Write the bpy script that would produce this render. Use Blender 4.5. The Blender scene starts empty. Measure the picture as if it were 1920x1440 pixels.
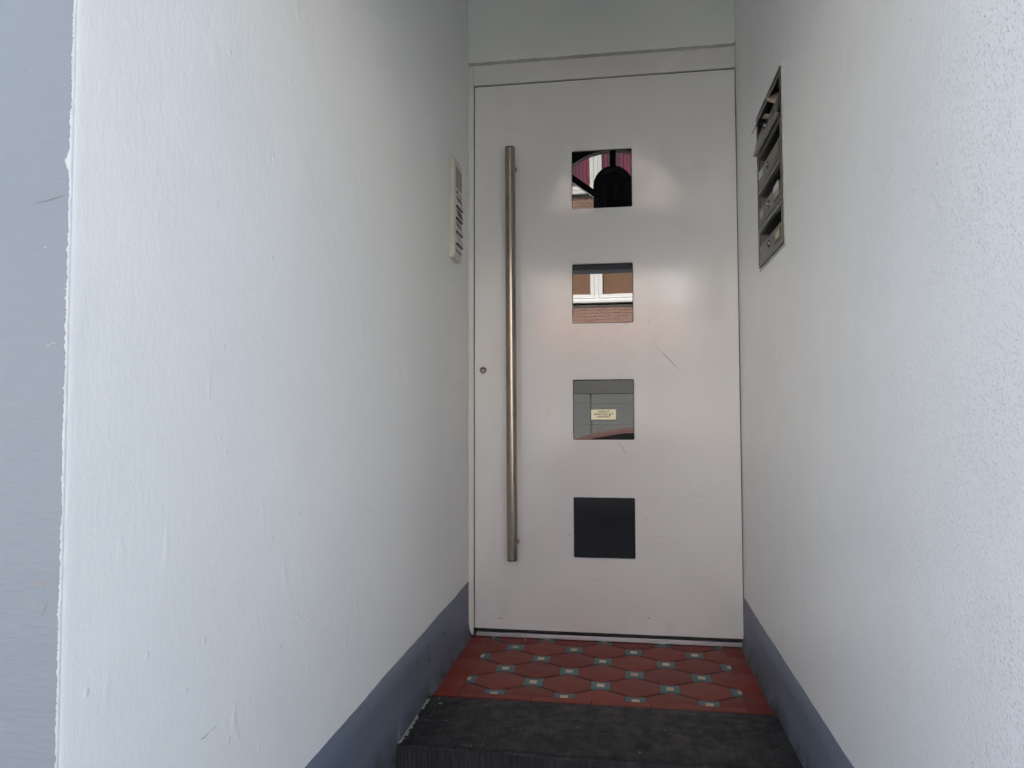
import bpy, bmesh, math, random
from mathutils import Vector, Matrix, noise
random.seed(7)
R = math.radians
S = bpy.context.scene
C = S.collection

# ------------------------------------------------------------------ camera
YAW, PITCH, ROLL, F = R(-8.6607), R(2.5046), R(-0.1323), 1366.82
CAM = Vector((0.0877, -2.7248, 0.8242))
fw = Vector((math.sin(YAW)*math.cos(PITCH), math.cos(YAW)*math.cos(PITCH), math.sin(PITCH)))
rt = Vector((math.cos(YAW), -math.sin(YAW), 0)); up = rt.cross(fw)
r2 = rt*math.cos(ROLL)+up*math.sin(ROLL); u2 = -rt*math.sin(ROLL)+up*math.cos(ROLL)
cd = bpy.data.cameras.new('camera'); cam = bpy.data.objects.new('camera', cd); C.objects.link(cam)
m = Matrix.Identity(4)
for i in range(3):
    m[i][0] = r2[i]; m[i][1] = u2[i]; m[i][2] = -fw[i]; m[i][3] = CAM[i]
cam.matrix_world = m
cd.sensor_width = 36; cd.lens = F/1920*36; cd.clip_start = 0.02; cd.clip_end = 1000
S.camera = cam
S.render.resolution_x = 1024; S.render.resolution_y = 768

# ------------------------------------------------------------------ light
SUN_EL, SUN_AZ = R(60), R(-28)      # azimuth from +Y towards +X
w = bpy.data.worlds.new('World'); S.world = w; w.use_nodes = True
nt = w.node_tree; nt.nodes.clear()
sky = nt.nodes.new('ShaderNodeTexSky'); sky.sky_type = 'NISHITA'; sky.sun_disc = False
sky.sun_elevation = SUN_EL; sky.sun_rotation = SUN_AZ
sky.air_density = 1.0; sky.dust_density = 2.0; sky.ozone_density = 1.0
# unseen thin broken cloud, added to whiten the blue skylight
tc = nt.nodes.new('ShaderNodeTexCoord'); mp = nt.nodes.new('ShaderNodeMapping'); mp.inputs['Scale'].default_value = (1, 1, 2.4)
nz = nt.nodes.new('ShaderNodeTexNoise'); nz.inputs['Scale'].default_value = 2.2; nz.inputs['Detail'].default_value = 7; nz.inputs['Roughness'].default_value = .6
rmp = nt.nodes.new('ShaderNodeMapRange'); rmp.inputs[1].default_value = .36; rmp.inputs[2].default_value = .66; rmp.inputs[3].default_value = .0; rmp.inputs[4].default_value = .08
mix = nt.nodes.new('ShaderNodeMix'); mix.data_type = 'RGBA'; mix.inputs[7].default_value = (5.6, 6.2, 7.2, 1)
bg = nt.nodes.new('ShaderNodeBackground'); bg.inputs["Strength"].default_value = 0.05
wo = nt.nodes.new('ShaderNodeOutputWorld')
L = nt.links.new
L(tc.outputs['Generated'], mp.inputs[0]); L(mp.outputs[0], nz.inputs['Vector']); L(nz.outputs['Fac'], rmp.inputs[0])
L(rmp.outputs[0], mix.inputs[0]); L(sky.outputs[0], mix.inputs[6]); L(mix.outputs[2], bg.inputs[0]); L(bg.outputs[0], wo.inputs[0])
sd = bpy.data.lights.new('sun', 'SUN'); sd.energy = 5.0; sd.angle = R(0.5); sd.color = (1, .95, .87)
so = bpy.data.objects.new('sun', sd); C.objects.link(so)
dirs = Vector((math.sin(SUN_AZ)*math.cos(SUN_EL), math.cos(SUN_AZ)*math.cos(SUN_EL), math.sin(SUN_EL)))
so.rotation_euler = dirs.to_track_quat('Z', 'Y').to_euler(); so.location = (0, 0, 20)
vs = S.view_settings; vs.view_transform = 'Standard'; vs.look = 'None'; vs.gamma = 1; vs.use_curve_mapping = False
vs.exposure = 3.1
S.render.engine = 'CYCLES'
S.cycles.use_denoising = True; S.cycles.denoising_input_passes = 'RGB_ALBEDO_NORMAL'; S.cycles.denoising_prefilter = 'NONE'
S.cycles.max_bounces = 10; S.cycles.diffuse_bounces = 5; S.cycles.glossy_bounces = 4

# ------------------------------------------------------------------ helpers
def tag(o, label=None, cat=None, group=None, kind=None):
    if label: o['label'] = label
    if cat: o['category'] = cat
    if group: o['group'] = group
    if kind: o['kind'] = kind
    return o
def empty(name, loc, label, cat, group=None):
    o = bpy.data.objects.new(name, None); C.objects.link(o); o.location = loc; o.empty_display_size = .1
    return tag(o, label, cat, group)
def rootloc(o):
    v = Vector((0, 0, 0))
    while o: v += o.location; o = o.parent
    return v
def obj(name, bm, mat, parent=None, loc=None, smooth=False, wloc=None):
    """bm in world coordinates; origin goes to loc (top-level) or to the root's origin (child)"""
    if isinstance(bm, bpy.types.Mesh): me = bm
    else:
        base = rootloc(parent) if parent else (Vector(loc) if loc else Vector((0, 0, 0)))
        if wloc is not None: base = Vector(wloc)
        bmesh.ops.translate(bm, verts=bm.verts, vec=-base)
        bmesh.ops.recalc_face_normals(bm, faces=bm.faces)
        me = bpy.data.meshes.new(name); bm.to_mesh(me); bm.free()
        for mm in (mat if isinstance(mat, list) else [mat]): me.materials.append(mm)
        if smooth:
            for p in me.polygons: p.use_smooth = True
    o = bpy.data.objects.new(name, me); C.objects.link(o)
    if parent:
        o.parent = parent
        if wloc is not None: o.location = Vector(wloc)-rootloc(parent)
    elif loc: o.location = loc
    return o
def sharp(o, ang=35):
    me = o.data
    for p in me.polygons: p.use_smooth = True
    me.set_sharp_from_angle(angle=R(ang)); return o
def bx(bm, x0, x1, y0, y1, z0, z1, bev=0, seg=2, mat=0, rot=None, piv=None):
    vs_ = [bm.verts.new((x, y, z)) for z in (z0, z1) for y in (y0, y1) for x in (x0, x1)]
    F_ = [(0, 2, 3, 1), (4, 5, 7, 6), (0, 1, 5, 4), (2, 6, 7, 3), (0, 4, 6, 2), (1, 3, 7, 5)]
    fs = [bm.faces.new([vs_[i] for i in f]) for f in F_]
    for f in fs: f.material_index = mat
    if bev:
        es = list({e for f in fs for e in f.edges})
        r = bmesh.ops.bevel(bm, geom=es, offset=bev, segments=seg, affect='EDGES', profile=.5)
        vs_ = list({v for f in r['faces'] for v in f.verts} | {v for v in vs_ if v.is_valid})
        for f in r['faces']: f.material_index = mat
    if rot is not None: bmesh.ops.rotate(bm, verts=vs_, cent=piv, matrix=rot)
    return bm
def cyl(bm, p0, p1, r, n=24, r1=None, caps=True):
    p0 = Vector(p0); p1 = Vector(p1); d = p1-p0; q = d.to_track_quat('Z', 'Y'); r1 = r if r1 is None else r1
    A = []; B = []
    for i in range(n):
        a = 2*math.pi*i/n; v = q @ Vector((math.cos(a), math.sin(a), 0))
        A.append(bm.verts.new(p0+v*r)); B.append(bm.verts.new(p1+v*r1))
    for i in range(n): bm.faces.new((A[i], A[(i+1) % n], B[(i+1) % n], B[i]))
    if caps: bm.faces.new(A[::-1]); bm.faces.new(B)
    return bm
def prism(bm, poly, z0, z1, axis=2, ins=0, ch=0):
    """poly 2D list; axis: extrusion axis. ch: chamfer inwards near z1"""
    def mk(p, h):
        if axis == 2: return bm.verts.new((p[0], p[1], h))
        if axis == 1: return bm.verts.new((p[0], h, p[1]))
        return bm.verts.new((h, p[0], p[1]))
    A = [mk(p, z0) for p in poly]
    cx = sum(p[0] for p in poly)/len(poly); cy = sum(p[1] for p in poly)/len(poly)
    def sh(p):
        d = math.hypot(p[0]-cx, p[1]-cy) or 1; k = 1-ch/d; return (cx+(p[0]-cx)*k, cy+(p[1]-cy)*k)
    rings = [A]
    if ch:
        s = 1 if z1 > z0 else -1
        rings.append([mk(p, z1-s*ch) for p in poly]); rings.append([mk(sh(p), z1) for p in poly])
    else: rings.append([mk(p, z1) for p in poly])
    n = len(poly)
    for a, b in zip(rings, rings[1:]):
        for i in range(n): bm.faces.new((a[i], a[(i+1) % n], b[(i+1) % n], b[i]))
    bm.faces.new(A[::-1]); bm.faces.new(rings[-1])
    return bm
def nb(): return bmesh.new()
def curve_mesh(loops, extr, bev=0):
    """filled 2D curve with holes, in local XY, thickness 2*extr"""
    cu = bpy.data.curves.new('tmp', 'CURVE'); cu.dimensions = '2D'; cu.fill_mode = 'BOTH'; cu.extrude = extr; cu.bevel_depth = bev; cu.bevel_resolution = 1
    for lp in loops:
        sp = cu.splines.new('POLY'); sp.points.add(len(lp)-1); sp.use_cyclic_u = True
        for i, p in enumerate(lp): sp.points[i].co = (p[0], p[1], 0, 1)
    o = bpy.data.objects.new('tmp', cu); C.objects.link(o)
    dg = bpy.context.evaluated_depsgraph_get(); me = bpy.data.meshes.new_from_object(o.evaluated_get(dg))
    bpy.data.objects.remove(o); bm = bmesh.new(); bm.from_mesh(me); bpy.data.meshes.remove(me); return bm
def text_bm(txt, size, extr=.0005, align='CENTER', space=1.0):
    cu = bpy.data.curves.new('tmp', 'FONT'); cu.body = txt; cu.size = size; cu.extrude = extr; cu.align_x = align; cu.align_y = 'CENTER'; cu.space_line = space
    o = bpy.data.objects.new('tmp', cu); C.objects.link(o)
    dg = bpy.context.evaluated_depsgraph_get(); me = bpy.data.meshes.new_from_object(o.evaluated_get(dg))
    bpy.data.objects.remove(o); bm = bmesh.new(); bm.from_mesh(me); bpy.data.meshes.remove(me); return bm
def rrect(x0, x1, z0, z1, r, n=4):
    out = []
    for cx, cz, a0 in ((x1-r, z1-r, 0), (x0+r, z1-r, 90), (x0+r, z0+r, 180), (x1-r, z0+r, 270)):
        for i in range(n+1):
            a = R(a0+90*i/n); out.append((cx+r*math.cos(a), cz+r*math.sin(a)))
    return out

# ------------------------------------------------------------------ materials
class M:
    def __init__(s, name, col=(.5, .5, .5), rough=.5, metal=0, ior=1.5, coat=0, coat_r=.05, spec=.5):
        s.m = bpy.data.materials.new(name); s.m.use_nodes = True; s.t = s.m.node_tree; s.b = s.t.nodes['Principled BSDF']
        s.b.inputs['Base Color'].default_value = (*col, 1); s.b.inputs['Roughness'].default_value = rough
        s.b.inputs['Metallic'].default_value = metal; s.b.inputs['IOR'].default_value = ior
        s.b.inputs['Coat Weight'].default_value = coat; s.b.inputs['Coat Roughness'].default_value = coat_r
        s.b.inputs['Specular IOR Level'].default_value = spec
        s.co = s.n('ShaderNodeTexCoord').outputs['Object']; s.h = None
    def n(s, t): return s.t.nodes.new(t)
    def l(s, a, b): s.t.links.new(a, b)
    def map(s, sc=(1, 1, 1), rot=(0, 0, 0), loc=(0, 0, 0)):
        m_ = s.n('ShaderNodeMapping'); m_.inputs['Scale'].default_value = sc; m_.inputs['Rotation'].default_value = rot; m_.inputs['Location'].default_value = loc
        s.l(s.co, m_.inputs[0]); return m_.outputs[0]
    def noise(s, scale, detail=3, rough=.5, sc=(1, 1, 1), dist=0, loc=(0, 0, 0)):
        n_ = s.n('ShaderNodeTexNoise'); n_.inputs['Scale'].default_value = scale; n_.inputs['Detail'].default_value = detail
        n_.inputs['Roughness'].default_value = rough; n_.inputs['Distortion'].default_value = dist
        s.l(s.map(sc, loc=loc), n_.inputs['Vector']); return n_.outputs['Fac']
    def voro(s, scale, sc=(1, 1, 1), feat='F1', rnd=1):
        n_ = s.n('ShaderNodeTexVoronoi'); n_.inputs['Scale'].default_value = scale; n_.feature = feat; n_.inputs['Randomness'].default_value = rnd
        s.l(s.map(sc), n_.inputs['Vector']); return n_.outputs['Distance']
    def rng(s, v, a, b, c=0, d=1):
        n_ = s.n('ShaderNodeMapRange'); s.l(v, n_.inputs[0])
        for i, k in enumerate((a, b, c, d)): n_.inputs[i+1].default_value = k
        return n_.outputs[0]
    def math(s, op, a, b):
        n_ = s.n('ShaderNodeMath'); n_.operation = op
        for i, k in enumerate((a, b)):
            if isinstance(k, (int, float)): n_.inputs[i].default_value = k
            else: s.l(k, n_.inputs[i])
        return n_.outputs[0]
    def z(s, i=2):
        n_ = s.n('ShaderNodeSeparateXYZ'); s.l(s.co, n_.inputs[0]); return n_.outputs[i]
    def mixc(s, fac, col2, col1=None):
        n_ = s.n('ShaderNodeMix'); n_.data_type = 'RGBA'; s.l(fac, n_.inputs[0])
        inp = s.b.inputs['Base Color']
        if inp.links: s.l(inp.links[0].from_socket, n_.inputs[6])
        else: n_.inputs[6].default_value = inp.default_value
        n_.inputs[7].default_value = (*col2, 1); s.l(n_.outputs[2], inp); return s
    def vary(s, scale, amt, detail=3, sc=(1, 1, 1)):
        """value variation"""
        f = s.rng(s.noise(scale, detail, .55, sc), .3, .7, 1-amt, 1+amt)
        n_ = s.n('ShaderNodeMix'); n_.data_type = 'RGBA'; n_.blend_type = 'MULTIPLY'; n_.inputs[0].default_value = 1
        inp = s.b.inputs['Base Color']
        if inp.links: s.l(inp.links[0].from_socket, n_.inputs[6])
        else: n_.inputs[6].default_value = inp.default_value
        cb = s.n('ShaderNodeCombineColor'); [s.l(f, cb.inputs[i]) for i in range(3)]
        s.l(cb.outputs[0], n_.inputs[7]); s.l(n_.outputs[2], inp); return s
    def objvary(s, amt):
        o_ = s.n('ShaderNodeObjectInfo'); f = s.rng(o_.outputs['Random'], 0, 1, 1-amt, 1+amt)
        n_ = s.n('ShaderNodeMix'); n_.data_type = 'RGBA'; n_.blend_type = 'MULTIPLY'; n_.inputs[0].default_value = 1
        inp = s.b.inputs['Base Color']
        if inp.links: s.l(inp.links[0].from_socket, n_.inputs[6])
        else: n_.inputs[6].default_value = inp.default_value
        cb = s.n('ShaderNodeCombineColor'); [s.l(f, cb.inputs[i]) for i in range(3)]
        s.l(cb.outputs[0], n_.inputs[7]); s.l(n_.outputs[2], inp); return s
    def bump(s, h, dist, strength=1, coat=False):
        n_ = s.n('ShaderNodeBump'); n_.inputs['Distance'].default_value = dist; n_.inputs['Strength'].default_value = strength
        s.l(h, n_.inputs['Height']); inp = s.b.inputs['Coat Normal' if coat else 'Normal']
        if inp.links: s.l(inp.links[0].from_socket, n_.inputs['Normal'])
        s.l(n_.outputs[0], inp); return s
    def rough(s, v): s.l(v, s.b.inputs['Roughness']); return s

def wall_left():
    a = M('painted plaster smooth', (.86, .88, .88), .42)
    a.vary(2.3, .02)
    a.bump(a.noise(3.5, 3, .5), .012, .6)                                     # uneven trowelling
    a.bump(a.noise(120, 3, .6, (1, 1, .40)), .0008, .8)                          # roller streaks
    a.bump(a.noise(330, 2, .6, (1, 1, .5)), .0005, .8)
    lump = a.rng(a.noise(16, 2, .5, (1, 1, .5), .3), .66, .78, 0, 1)
    a.bump(lump, .0016, .8)                                                     # drips and lumps
    nib = a.rng(a.voro(17, (1, 1, .8)), .0, .09, 1, 0); a.bump(nib, .0016, .8)
    spots = a.rng(a.voro(5.1), .0, .013, .8, 0); a.mixc(spots, (.12, .12, .12))
    return a.m
def wall_right():
    a = M('painted stipple plaster', (.86, .88, .885), .25)
    a.vary(1.7, .025)
    a.bump(a.noise(2.5, 3, .5), .010, .6)
    big = a.rng(a.noise(6, 4, .6), .36, .64, .5, 1)
    g = a.rng(a.voro(200), .03, .42, 1, 0); g.node.interpolation_type = 'SMOOTHSTEP'
    a.bump(a.math('MULTIPLY', g, big), .0013, 1)
    g2 = a.rng(a.voro(105), .02, .20, 1, 0); g2.node.interpolation_type = 'SMOOTHSTEP'
    a.bump(g2, .0011, 1)
    a.bump(a.noise(230, 2, .5), .0009, .8)
    sm = a.rng(a.noise(7, 6, .68), .60, .72, 0, .07); a.mixc(sm, (.5, .5, .48))
    dk = a.rng(a.voro(4.3), .0, .010, .8, 0); a.mixc(dk, (.15, .14, .13))
    return a.m
MAT = {}
MAT['left'] = wall_left(); MAT['right'] = wall_right()
a = M('lintel plaster', (.86, .88, .84), .6); a.vary(3, .02); a.bump(a.noise(4, 3), .01, .5); a.bump(a.noise(180, 3, .6), .0010, .7); MAT['lintel'] = a.m
a = M('facade paint', (.205, .236, .268), .55); a.vary(2.1, .03, 5)
a.vary(30, .012, 3, (.25, 1, 3))
a.bump(a.noise(5, 4, .5), .008, .6); a.bump(a.noise(140, 3, .6, (.35, 1, 1.2)), .0009, .7)
sm = a.rng(a.noise(26, 4, .62, (1.2, 1, 3.2)), .67, .80, 0, .30); a.mixc(sm, (.27, .28, .29)); MAT['facade'] = a.m
a = M('skirting paint', (.138, .165, .222), .5); a.vary(3, .08, 5); a.bump(a.noise(5, 3), .003, .6); a.bump(a.noise(75, 3, .6), .0016, .8)
sc_ = a.rng(a.noise(19, 4, .65, (1, .5, 1.3)), .66, .74, 0, .6); a.mixc(sc_, (.045, .05, .06))
gr = a.math('MULTIPLY', a.rng(a.noise(14, 5, .65), .38, .62, .15, 1), a.rng(a.z(), .772, .835, 1, 0)); a.mixc(gr, (.035, .034, .033)); MAT['skirt'] = a.m
a = M('door lacquer', (.84, .835, .82), .30, coat=.85, coat_r=.08)
a.b.inputs['Coat IOR'].default_value = 1.75
a.vary(1.6, .02); a.vary(9, .02, 4, (1, 1, .5)); smg = a.rng(a.noise(5, 6, .7, (1.4, 1, 1)), .60, .74, 0, .16); a.mixc(smg, (.45, .43, .42))
a.bump(a.noise(520, 2, .5), .00010, .5, coat=True); a.bump(a.noise(95, 2, .5), .00022, .5, coat=True)
a.bump(a.noise(260, 2, .6, (.3, 1, 2.2)), .0003, .5); MAT['door'] = a.m
a = M('frame paint', (.80, .79, .745), .38); a.vary(6, .04, 5); a.bump(a.noise(40, 3), .0008, .6); MAT['frame'] = a.m
a = M('old caulk', (.52, .51, .47), .6); a.vary(14, .22, 5, (.5, 1, 1)); a.bump(a.noise(60, 4, .6), .003, .9); MAT['caulk'] = a.m
MAT['rubber'] = M('black rubber', (.012, .012, .012), .55).m
a = M('grey gasket', (.19, .195, .20), .45); MAT['gasket'] = a.m
a = M('aluminium', (.62, .62, .63), .32, 1); a.bump(a.noise(60, 2, .5, (.1, 1, 8)), .0004, .6); a.rough(a.rng(a.noise(9, 4), .3, .7, .25, .48)); MAT['alu'] = a.m
a = M('brushed steel', (.38, .325, .275), .22, 1); a.b.inputs['Anisotropic'].default_value = .0
a.vary(5, .06, 4, (1, 1, .3))
st = a.rng(a.noise(60, 4, .6, (1, 1, .35)), .70, .80, 0, .7); a.mixc(st, (.10, .09, .08)); MAT['steel'] = a.m
MAT['dark_steel'] = M('dark steel', (.11, .10, .09), .35, 1).m
a = M('pane glass', (.006, .007, .009), .0, ior=2.0); a.bump(a.noise(5, 2, .5), .0003, .25); MAT['pane'] = a.m
MAT['black'] = M('blackness', (.004, .004, .004), .8).m
def tile(name, col, r=.34):
    a = M(name, col, r, spec=.3); a.objvary(.15); a.vary(16, .07, 4); a.bump(a.noise(60, 3), .0006, .7)
    a.rough(a.rng(a.noise(9, 4), .3, .7, r-.08, r+.14)); return a.m
MAT['tred'] = tile('red tile', (.235, .048, .034), .5); MAT['tred2'] = tile('border red tile', (.235, .034, .020), .46)
MAT['tblue'] = tile('blue green tile', (.075, .15, .16)); MAT['tcream'] = tile('cream tile', (.62, .52, .36))
a = M('grout', (.045, .035, .03), .9); MAT['grout'] = a.m
a = M('dark stone', (.011, .011, .0115), .55)
a.vary(11, .12, 6); a.vary(150, .30, 2, (1, .06, 1)); a.bump(a.noise(150, 2, .5, (1, .06, 1)), .0045, 1); a.bump(a.noise(60, 4, .6), .0018, .7)
sp = a.rng(a.voro(30), .0, .05, .75, 0); sp2 = a.rng(a.noise(7, 3), .5, .6, 0, 1); a.mixc(a.math('MULTIPLY', sp, sp2), (.32, .31, .28))
a.rough(a.rng(a.noise(30, 4), .3, .7, .42, .7)); MAT['stone'] = a.m
a = M('dark stone riser', (.016, .018, .022), .6); a.vary(14, .4, 6); a.bump(a.noise(170, 2, .5, (1, 1, .12)), .005, .9); a.bump(a.noise(40, 4, .6), .002, .7); MAT['riser'] = a.m
a = M('flaked white paint', (.50, .50, .47), .7); a.vary(40, .25, 4); a.bump(a.noise(80, 3), .002, .8); MAT['flake'] = a.m
a = M('cream plastic', (.62, .585, .50), .35); a.vary(12, .04, 4); MAT['plastic'] = a.m
MAT['label_dark'] = M('dark label', (.05, .055, .06), .5, spec=.15).m
MAT['label_mid'] = M('grey label', (.16, .16, .155), .5, spec=.15).m
MAT['label_white'] = M('white label', (.62, .64, .66), .4).m
MAT['label_beige'] = M('beige label', (.42, .38, .31), .3).m
a = M('bronze anodised', (.14, .134, .122), .34, .75); a.vary(14, .12, 4); a.bump(a.noise(200, 2, .5, (1, .1, 1)), .0002, .5); MAT['bronze'] = a.m
MAT['bronze_l'] = M('worn aluminium', (.30, .285, .26), .35, .8).m
MAT['brass'] = M('tarnished name plate', (.20, .175, .11), .4, .3).m
MAT['paper'] = M('paper', (.60, .55, .48), .8).m
MAT['paper2'] = M('pink paper', (.46, .33, .27), .8).m
MAT['paperw'] = M('white sticker', (.55, .58, .58), .6).m
MAT['paperp'] = M('pink sticker', (.52, .40, .40), .6).m
MAT['chrome'] = M('chrome', (.42, .42, .42), .25, 1).m
a = M('black stained wood', (.030, .028, .026), .25); a.bump(a.noise(60, 4, .6, (1, 1, .1)), .0015, .7)
wr = a.rng(a.noise(120, 3, .6, (1, 1, .12)), .66, .78, 0, .55); a.mixc(wr, (.20, .19, .17)); MAT['wood'] = a.m
a = M('grey lintel paint', (.86, .87, .87), .6); a.vary(4, .08); MAT['beam'] = a.m
a = M('black wood sheen', (.115, .105, .095), .4); a.vary(30, .3, 4, (1, 1, .2)); MAT['rib'] = a.m  # black wood lightened to paint the gloss highlights on the hub ribs
# wavy old glass
a = M('old glass', (1, 1, 1), 0)
for n_ in list(a.t.nodes):
    if n_.type == 'BSDF_PRINCIPLED': a.t.nodes.remove(n_)
tr = a.n('ShaderNodeBsdfTransparent'); tr.inputs[0].default_value = (.93, .94, .93, 1); gl = a.n('ShaderNodeBsdfGlossy'); gl.inputs['Roughness'].default_value = .02
mx = a.n('ShaderNodeMixShader'); mx.inputs[0].default_value = .06; a.l(tr.outputs[0], mx.inputs[1]); a.l(gl.outputs[0], mx.inputs[2])
a.l(mx.outputs[0], [n_ for n_ in a.t.nodes if n_.type == 'OUTPUT_MATERIAL'][0].inputs[0]); MAT['oldglass'] = a.m
a = M('brick', (.33, .20, .155), .85); a.vary(2.2, .18, 6); a.vary(9, .22, 2, (1, 1, 3)); a.bump(a.noise(80, 3), .004, .8); MAT['brick'] = a.m
MAT['mortar'] = M('mortar', (.50, .45, .39), .95).m
a = M('asphalt', (.14, .139, .136), .85); a.vary(3, .15, 6); a.bump(a.noise(260, 3, .7), .004, .8); MAT['asphalt'] = a.m
a = M('paving', (.42, .40, .37), .85); a.vary(6, .12, 6); a.bump(a.noise(120, 3), .002); MAT['paving'] = a.m
a = M('white upvc', (.80, .80, .79), .3); MAT['upvc'] = a.m
a = M('maroon curtain', (.27, .045, .085), .9); wv = a.rng(a.noise(7, 2, .5, (1, 0, .06)), .35, .65, 0, 1); a.mixc(wv, (.085, .05, .085)); MAT['curtain'] = a.m
a = M('brown blind', (.19, .105, .06), .8); a.vary(30, .1, 2, (1, 1, .02)); MAT['blind'] = a.m
MAT['sky_sheen'] = M('net curtain', (.45, .48, .53), .9).m  # bluish white sheet painted as sky reflected in the window glass
MAT['skyglass'] = M('window glass', (.02, .022, .025), .02, ior=1.9).m
a = M('garage grey', (.13, .135, .135), .5); a.vary(1.5, .06); MAT['garage'] = a.m
a = M('garage grey band', (.085, .087, .085), .6); a.vary(1.1, .08); MAT['band'] = a.m
MAT['signc'] = M('cream sign', (.56, .51, .36), .5).m
MAT['ink'] = M('sign ink', (.05, .05, .05), .6).m
MAT['carpaint'] = M('dark car paint', (.010, .0105, .014), .3, coat=1, coat_r=.03).m
MAT['carglass'] = M('car glass', (.01, .011, .012), .02).m
MAT['tyre'] = M('tyre', (.02, .02, .02), .8).m
MAT['rim'] = M('wheel rim', (.4, .4, .41), .3, .9).m
MAT['scuff'] = M('scuff', (.16, .14, .13), .6).m
MAT['scuff_l'] = M('light scuff', (.38, .36, .345), .5).m
MAT['rooftile'] = M('roof tiles', (.10, .05, .035), .8).m

XL0, XL1 = -.496, -.4743      # left wall line x at y=0 and y=-2.05
XR0, XR1 = .5071, .5006
YF = -2.056                   # house front
GZ = -.77                     # pavement level
def xl(y): return XL0+(XL1-XL0)*(-y/2.05)
def xr(y): return XR0+(XR1-XR0)*(-y/2.05)

# ------------------------------------------------------------------ ground
def struct(name, bm, mat, label, loc=None):
    o = obj(name, bm, mat, loc=loc); return tag(o, label, None, kind='structure')
b = nb(); bx(b, -150, 150, -150, 150, -1.6, -.90); struct('ground', b, MAT['paving'], 'flat ground under the street and houses')
b = nb(); bx(b, -60, 60, -14.2, -5.0, -.95, -.89); struct('road', b, MAT['asphalt'], 'dark asphalt road between the two rows of houses')
b = nb(); bx(b, -60, 60, -4.88, -1.77, -.95, GZ); bx(b, -60, 60, -5.0, -4.883, -.95, GZ-.004, .008)
struct('pavement', b, MAT['paving'], 'grey paved footway in front of the entrance')
b = nb(); bx(b, -60, 60, -16.75, -14.32, -.95, GZ); bx(b, -60, 60, -14.317, -14.2, -.95, GZ-.004, .008)
struct('pavement', b, MAT['paving'], 'grey paved footway in front of the garage across the road')

# ------------------------------------------------------------------ niche walls
def wall_sheet(b, x, ya, yb, za, zb, off, nb_=1, flip=1):
    """vertical slab following the reveal line; off = thickness away from niche"""
    pts = [(x(ya), ya), (x(yb), yb), (x(yb)+off, yb), (x(ya)+off, ya)]
    prism(b, pts, za, zb)
lw = empty('side_wall', (xl(0)-.1, -1, GZ), 'white smooth plastered wall left of the door, with blue-grey skirting', 'wall')
b = nb(); wall_sheet(b, xl, .3, -2.050, GZ, 3.2, -.22); obj('plaster', b, MAT['left'], lw)
rw = empty('side_wall', (xr(0)+.1, -1, GZ), 'white rough stippled wall right of the door, with letterboxes set in it', 'wall')
# right wall with hole for the letterbox unit: four pieces around it
MY0, MY1, MZ0, MZ1 = -.433, -.772, 1.2700, 1.7390
b = nb()
wall_sheet(b, xr, .3, MY0, GZ, 3.2, .22); wall_sheet(b, xr, MY1, -2.050, GZ, 3.2, .22)
wall_sheet(b, xr, MY0, MY1, GZ, MZ0, .22); wall_sheet(b, xr, MY0, MY1, MZ1, 3.2, .22)
bmesh.ops.remove_doubles(b, verts=b.verts, dist=1e-5)
obj('plaster', b, MAT['right'], rw)

def skirt(x, sgn, ztop, parent, seed):
    """painted band, 2 mm proud with a slightly wavering top line and a lumpy foot on the floor"""
    b = nb(); ys = [-.004-i*.02 for i in range(103)]
    rows = []
    for y in ys:
        n1 = noise.noise(Vector((y*5, seed, 0)))*.0045+noise.noise(Vector((y*22, seed, 4)))*.0016
        n2 = noise.noise(Vector((y*9, seed, 9)))*.5+.5; n3 = noise.noise(Vector((y*31, seed, 2)))*.5+.5
        zt = ztop+n1; X = x(y)
        # section from the wall, over the top edge, down, foot fillet
        zf = 0.0 if y > -.918 else GZ; q_ = 1 if y > -.6 else .35
        pr = [(0, zt+.0003), (.0022, zt-.0008), (.0026, zt-.06), (.0030, zf+.05), (.0033+(.0012+.003*n2)*q_, zf+.022), (.0036+(.004+.007*n2+.003*n3)*q_, zf+.006), (.0040+(.006+.008*n2+.003*n3)*q_, zf-.001), (.004+(.006+.008*n2)*q_, zf-.03)]
        rows.append([b.verts.new((X-sgn*p, y, z)) for p, z in pr])
    for r0, r1 in zip(rows, rows[1:]):
        for i in range(len(r0)-1): b.faces.new((r0[i], r0[i+1], r1[i+1], r1[i]))
    o = obj('skirting', b, MAT['skirt'], parent, smooth=True); return o
skirt(xl, -1, .1986, lw, 1.3); skirt(xr, 1, .1745, rw, 7.7)

# hairline crack and dark rub marks on the walls: thin irregular ribbons lying on the paint
def ribbon(b, pts, wd, nrm, seed=0):
    nrm = Vector(nrm); n = len(pts); A = []
    for i, p in enumerate(pts):
        p = Vector(p); t = (Vector(pts[min(i+1, n-1)])-Vector(pts[max(i-1, 0)])).normalized(); s = t.cross(nrm).normalized()
        k = wd*(.25+.75*math.sin(math.pi*(i+.3)/(n-.4)))*(.7+.6*random.random())/2
        A.append((b.verts.new(p+s*k), b.verts.new(p-s*k)))
    for (a0, a1), (c0, c1) in zip(A, A[1:]): b.faces.new((a0, a1, c1, c0))
def path(p0, p1, sag, n, jit, nrm):
    p0 = Vector(p0); p1 = Vector(p1); d = p1-p0; s = d.cross(Vector(nrm)).normalized(); out = []
    for i in range(n+1):
        t = i/n; out.append(p0+d*t+s*(sag*4*t*(1-t)+random.uniform(-jit, jit)*(0 < i < n)))
    return out

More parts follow.
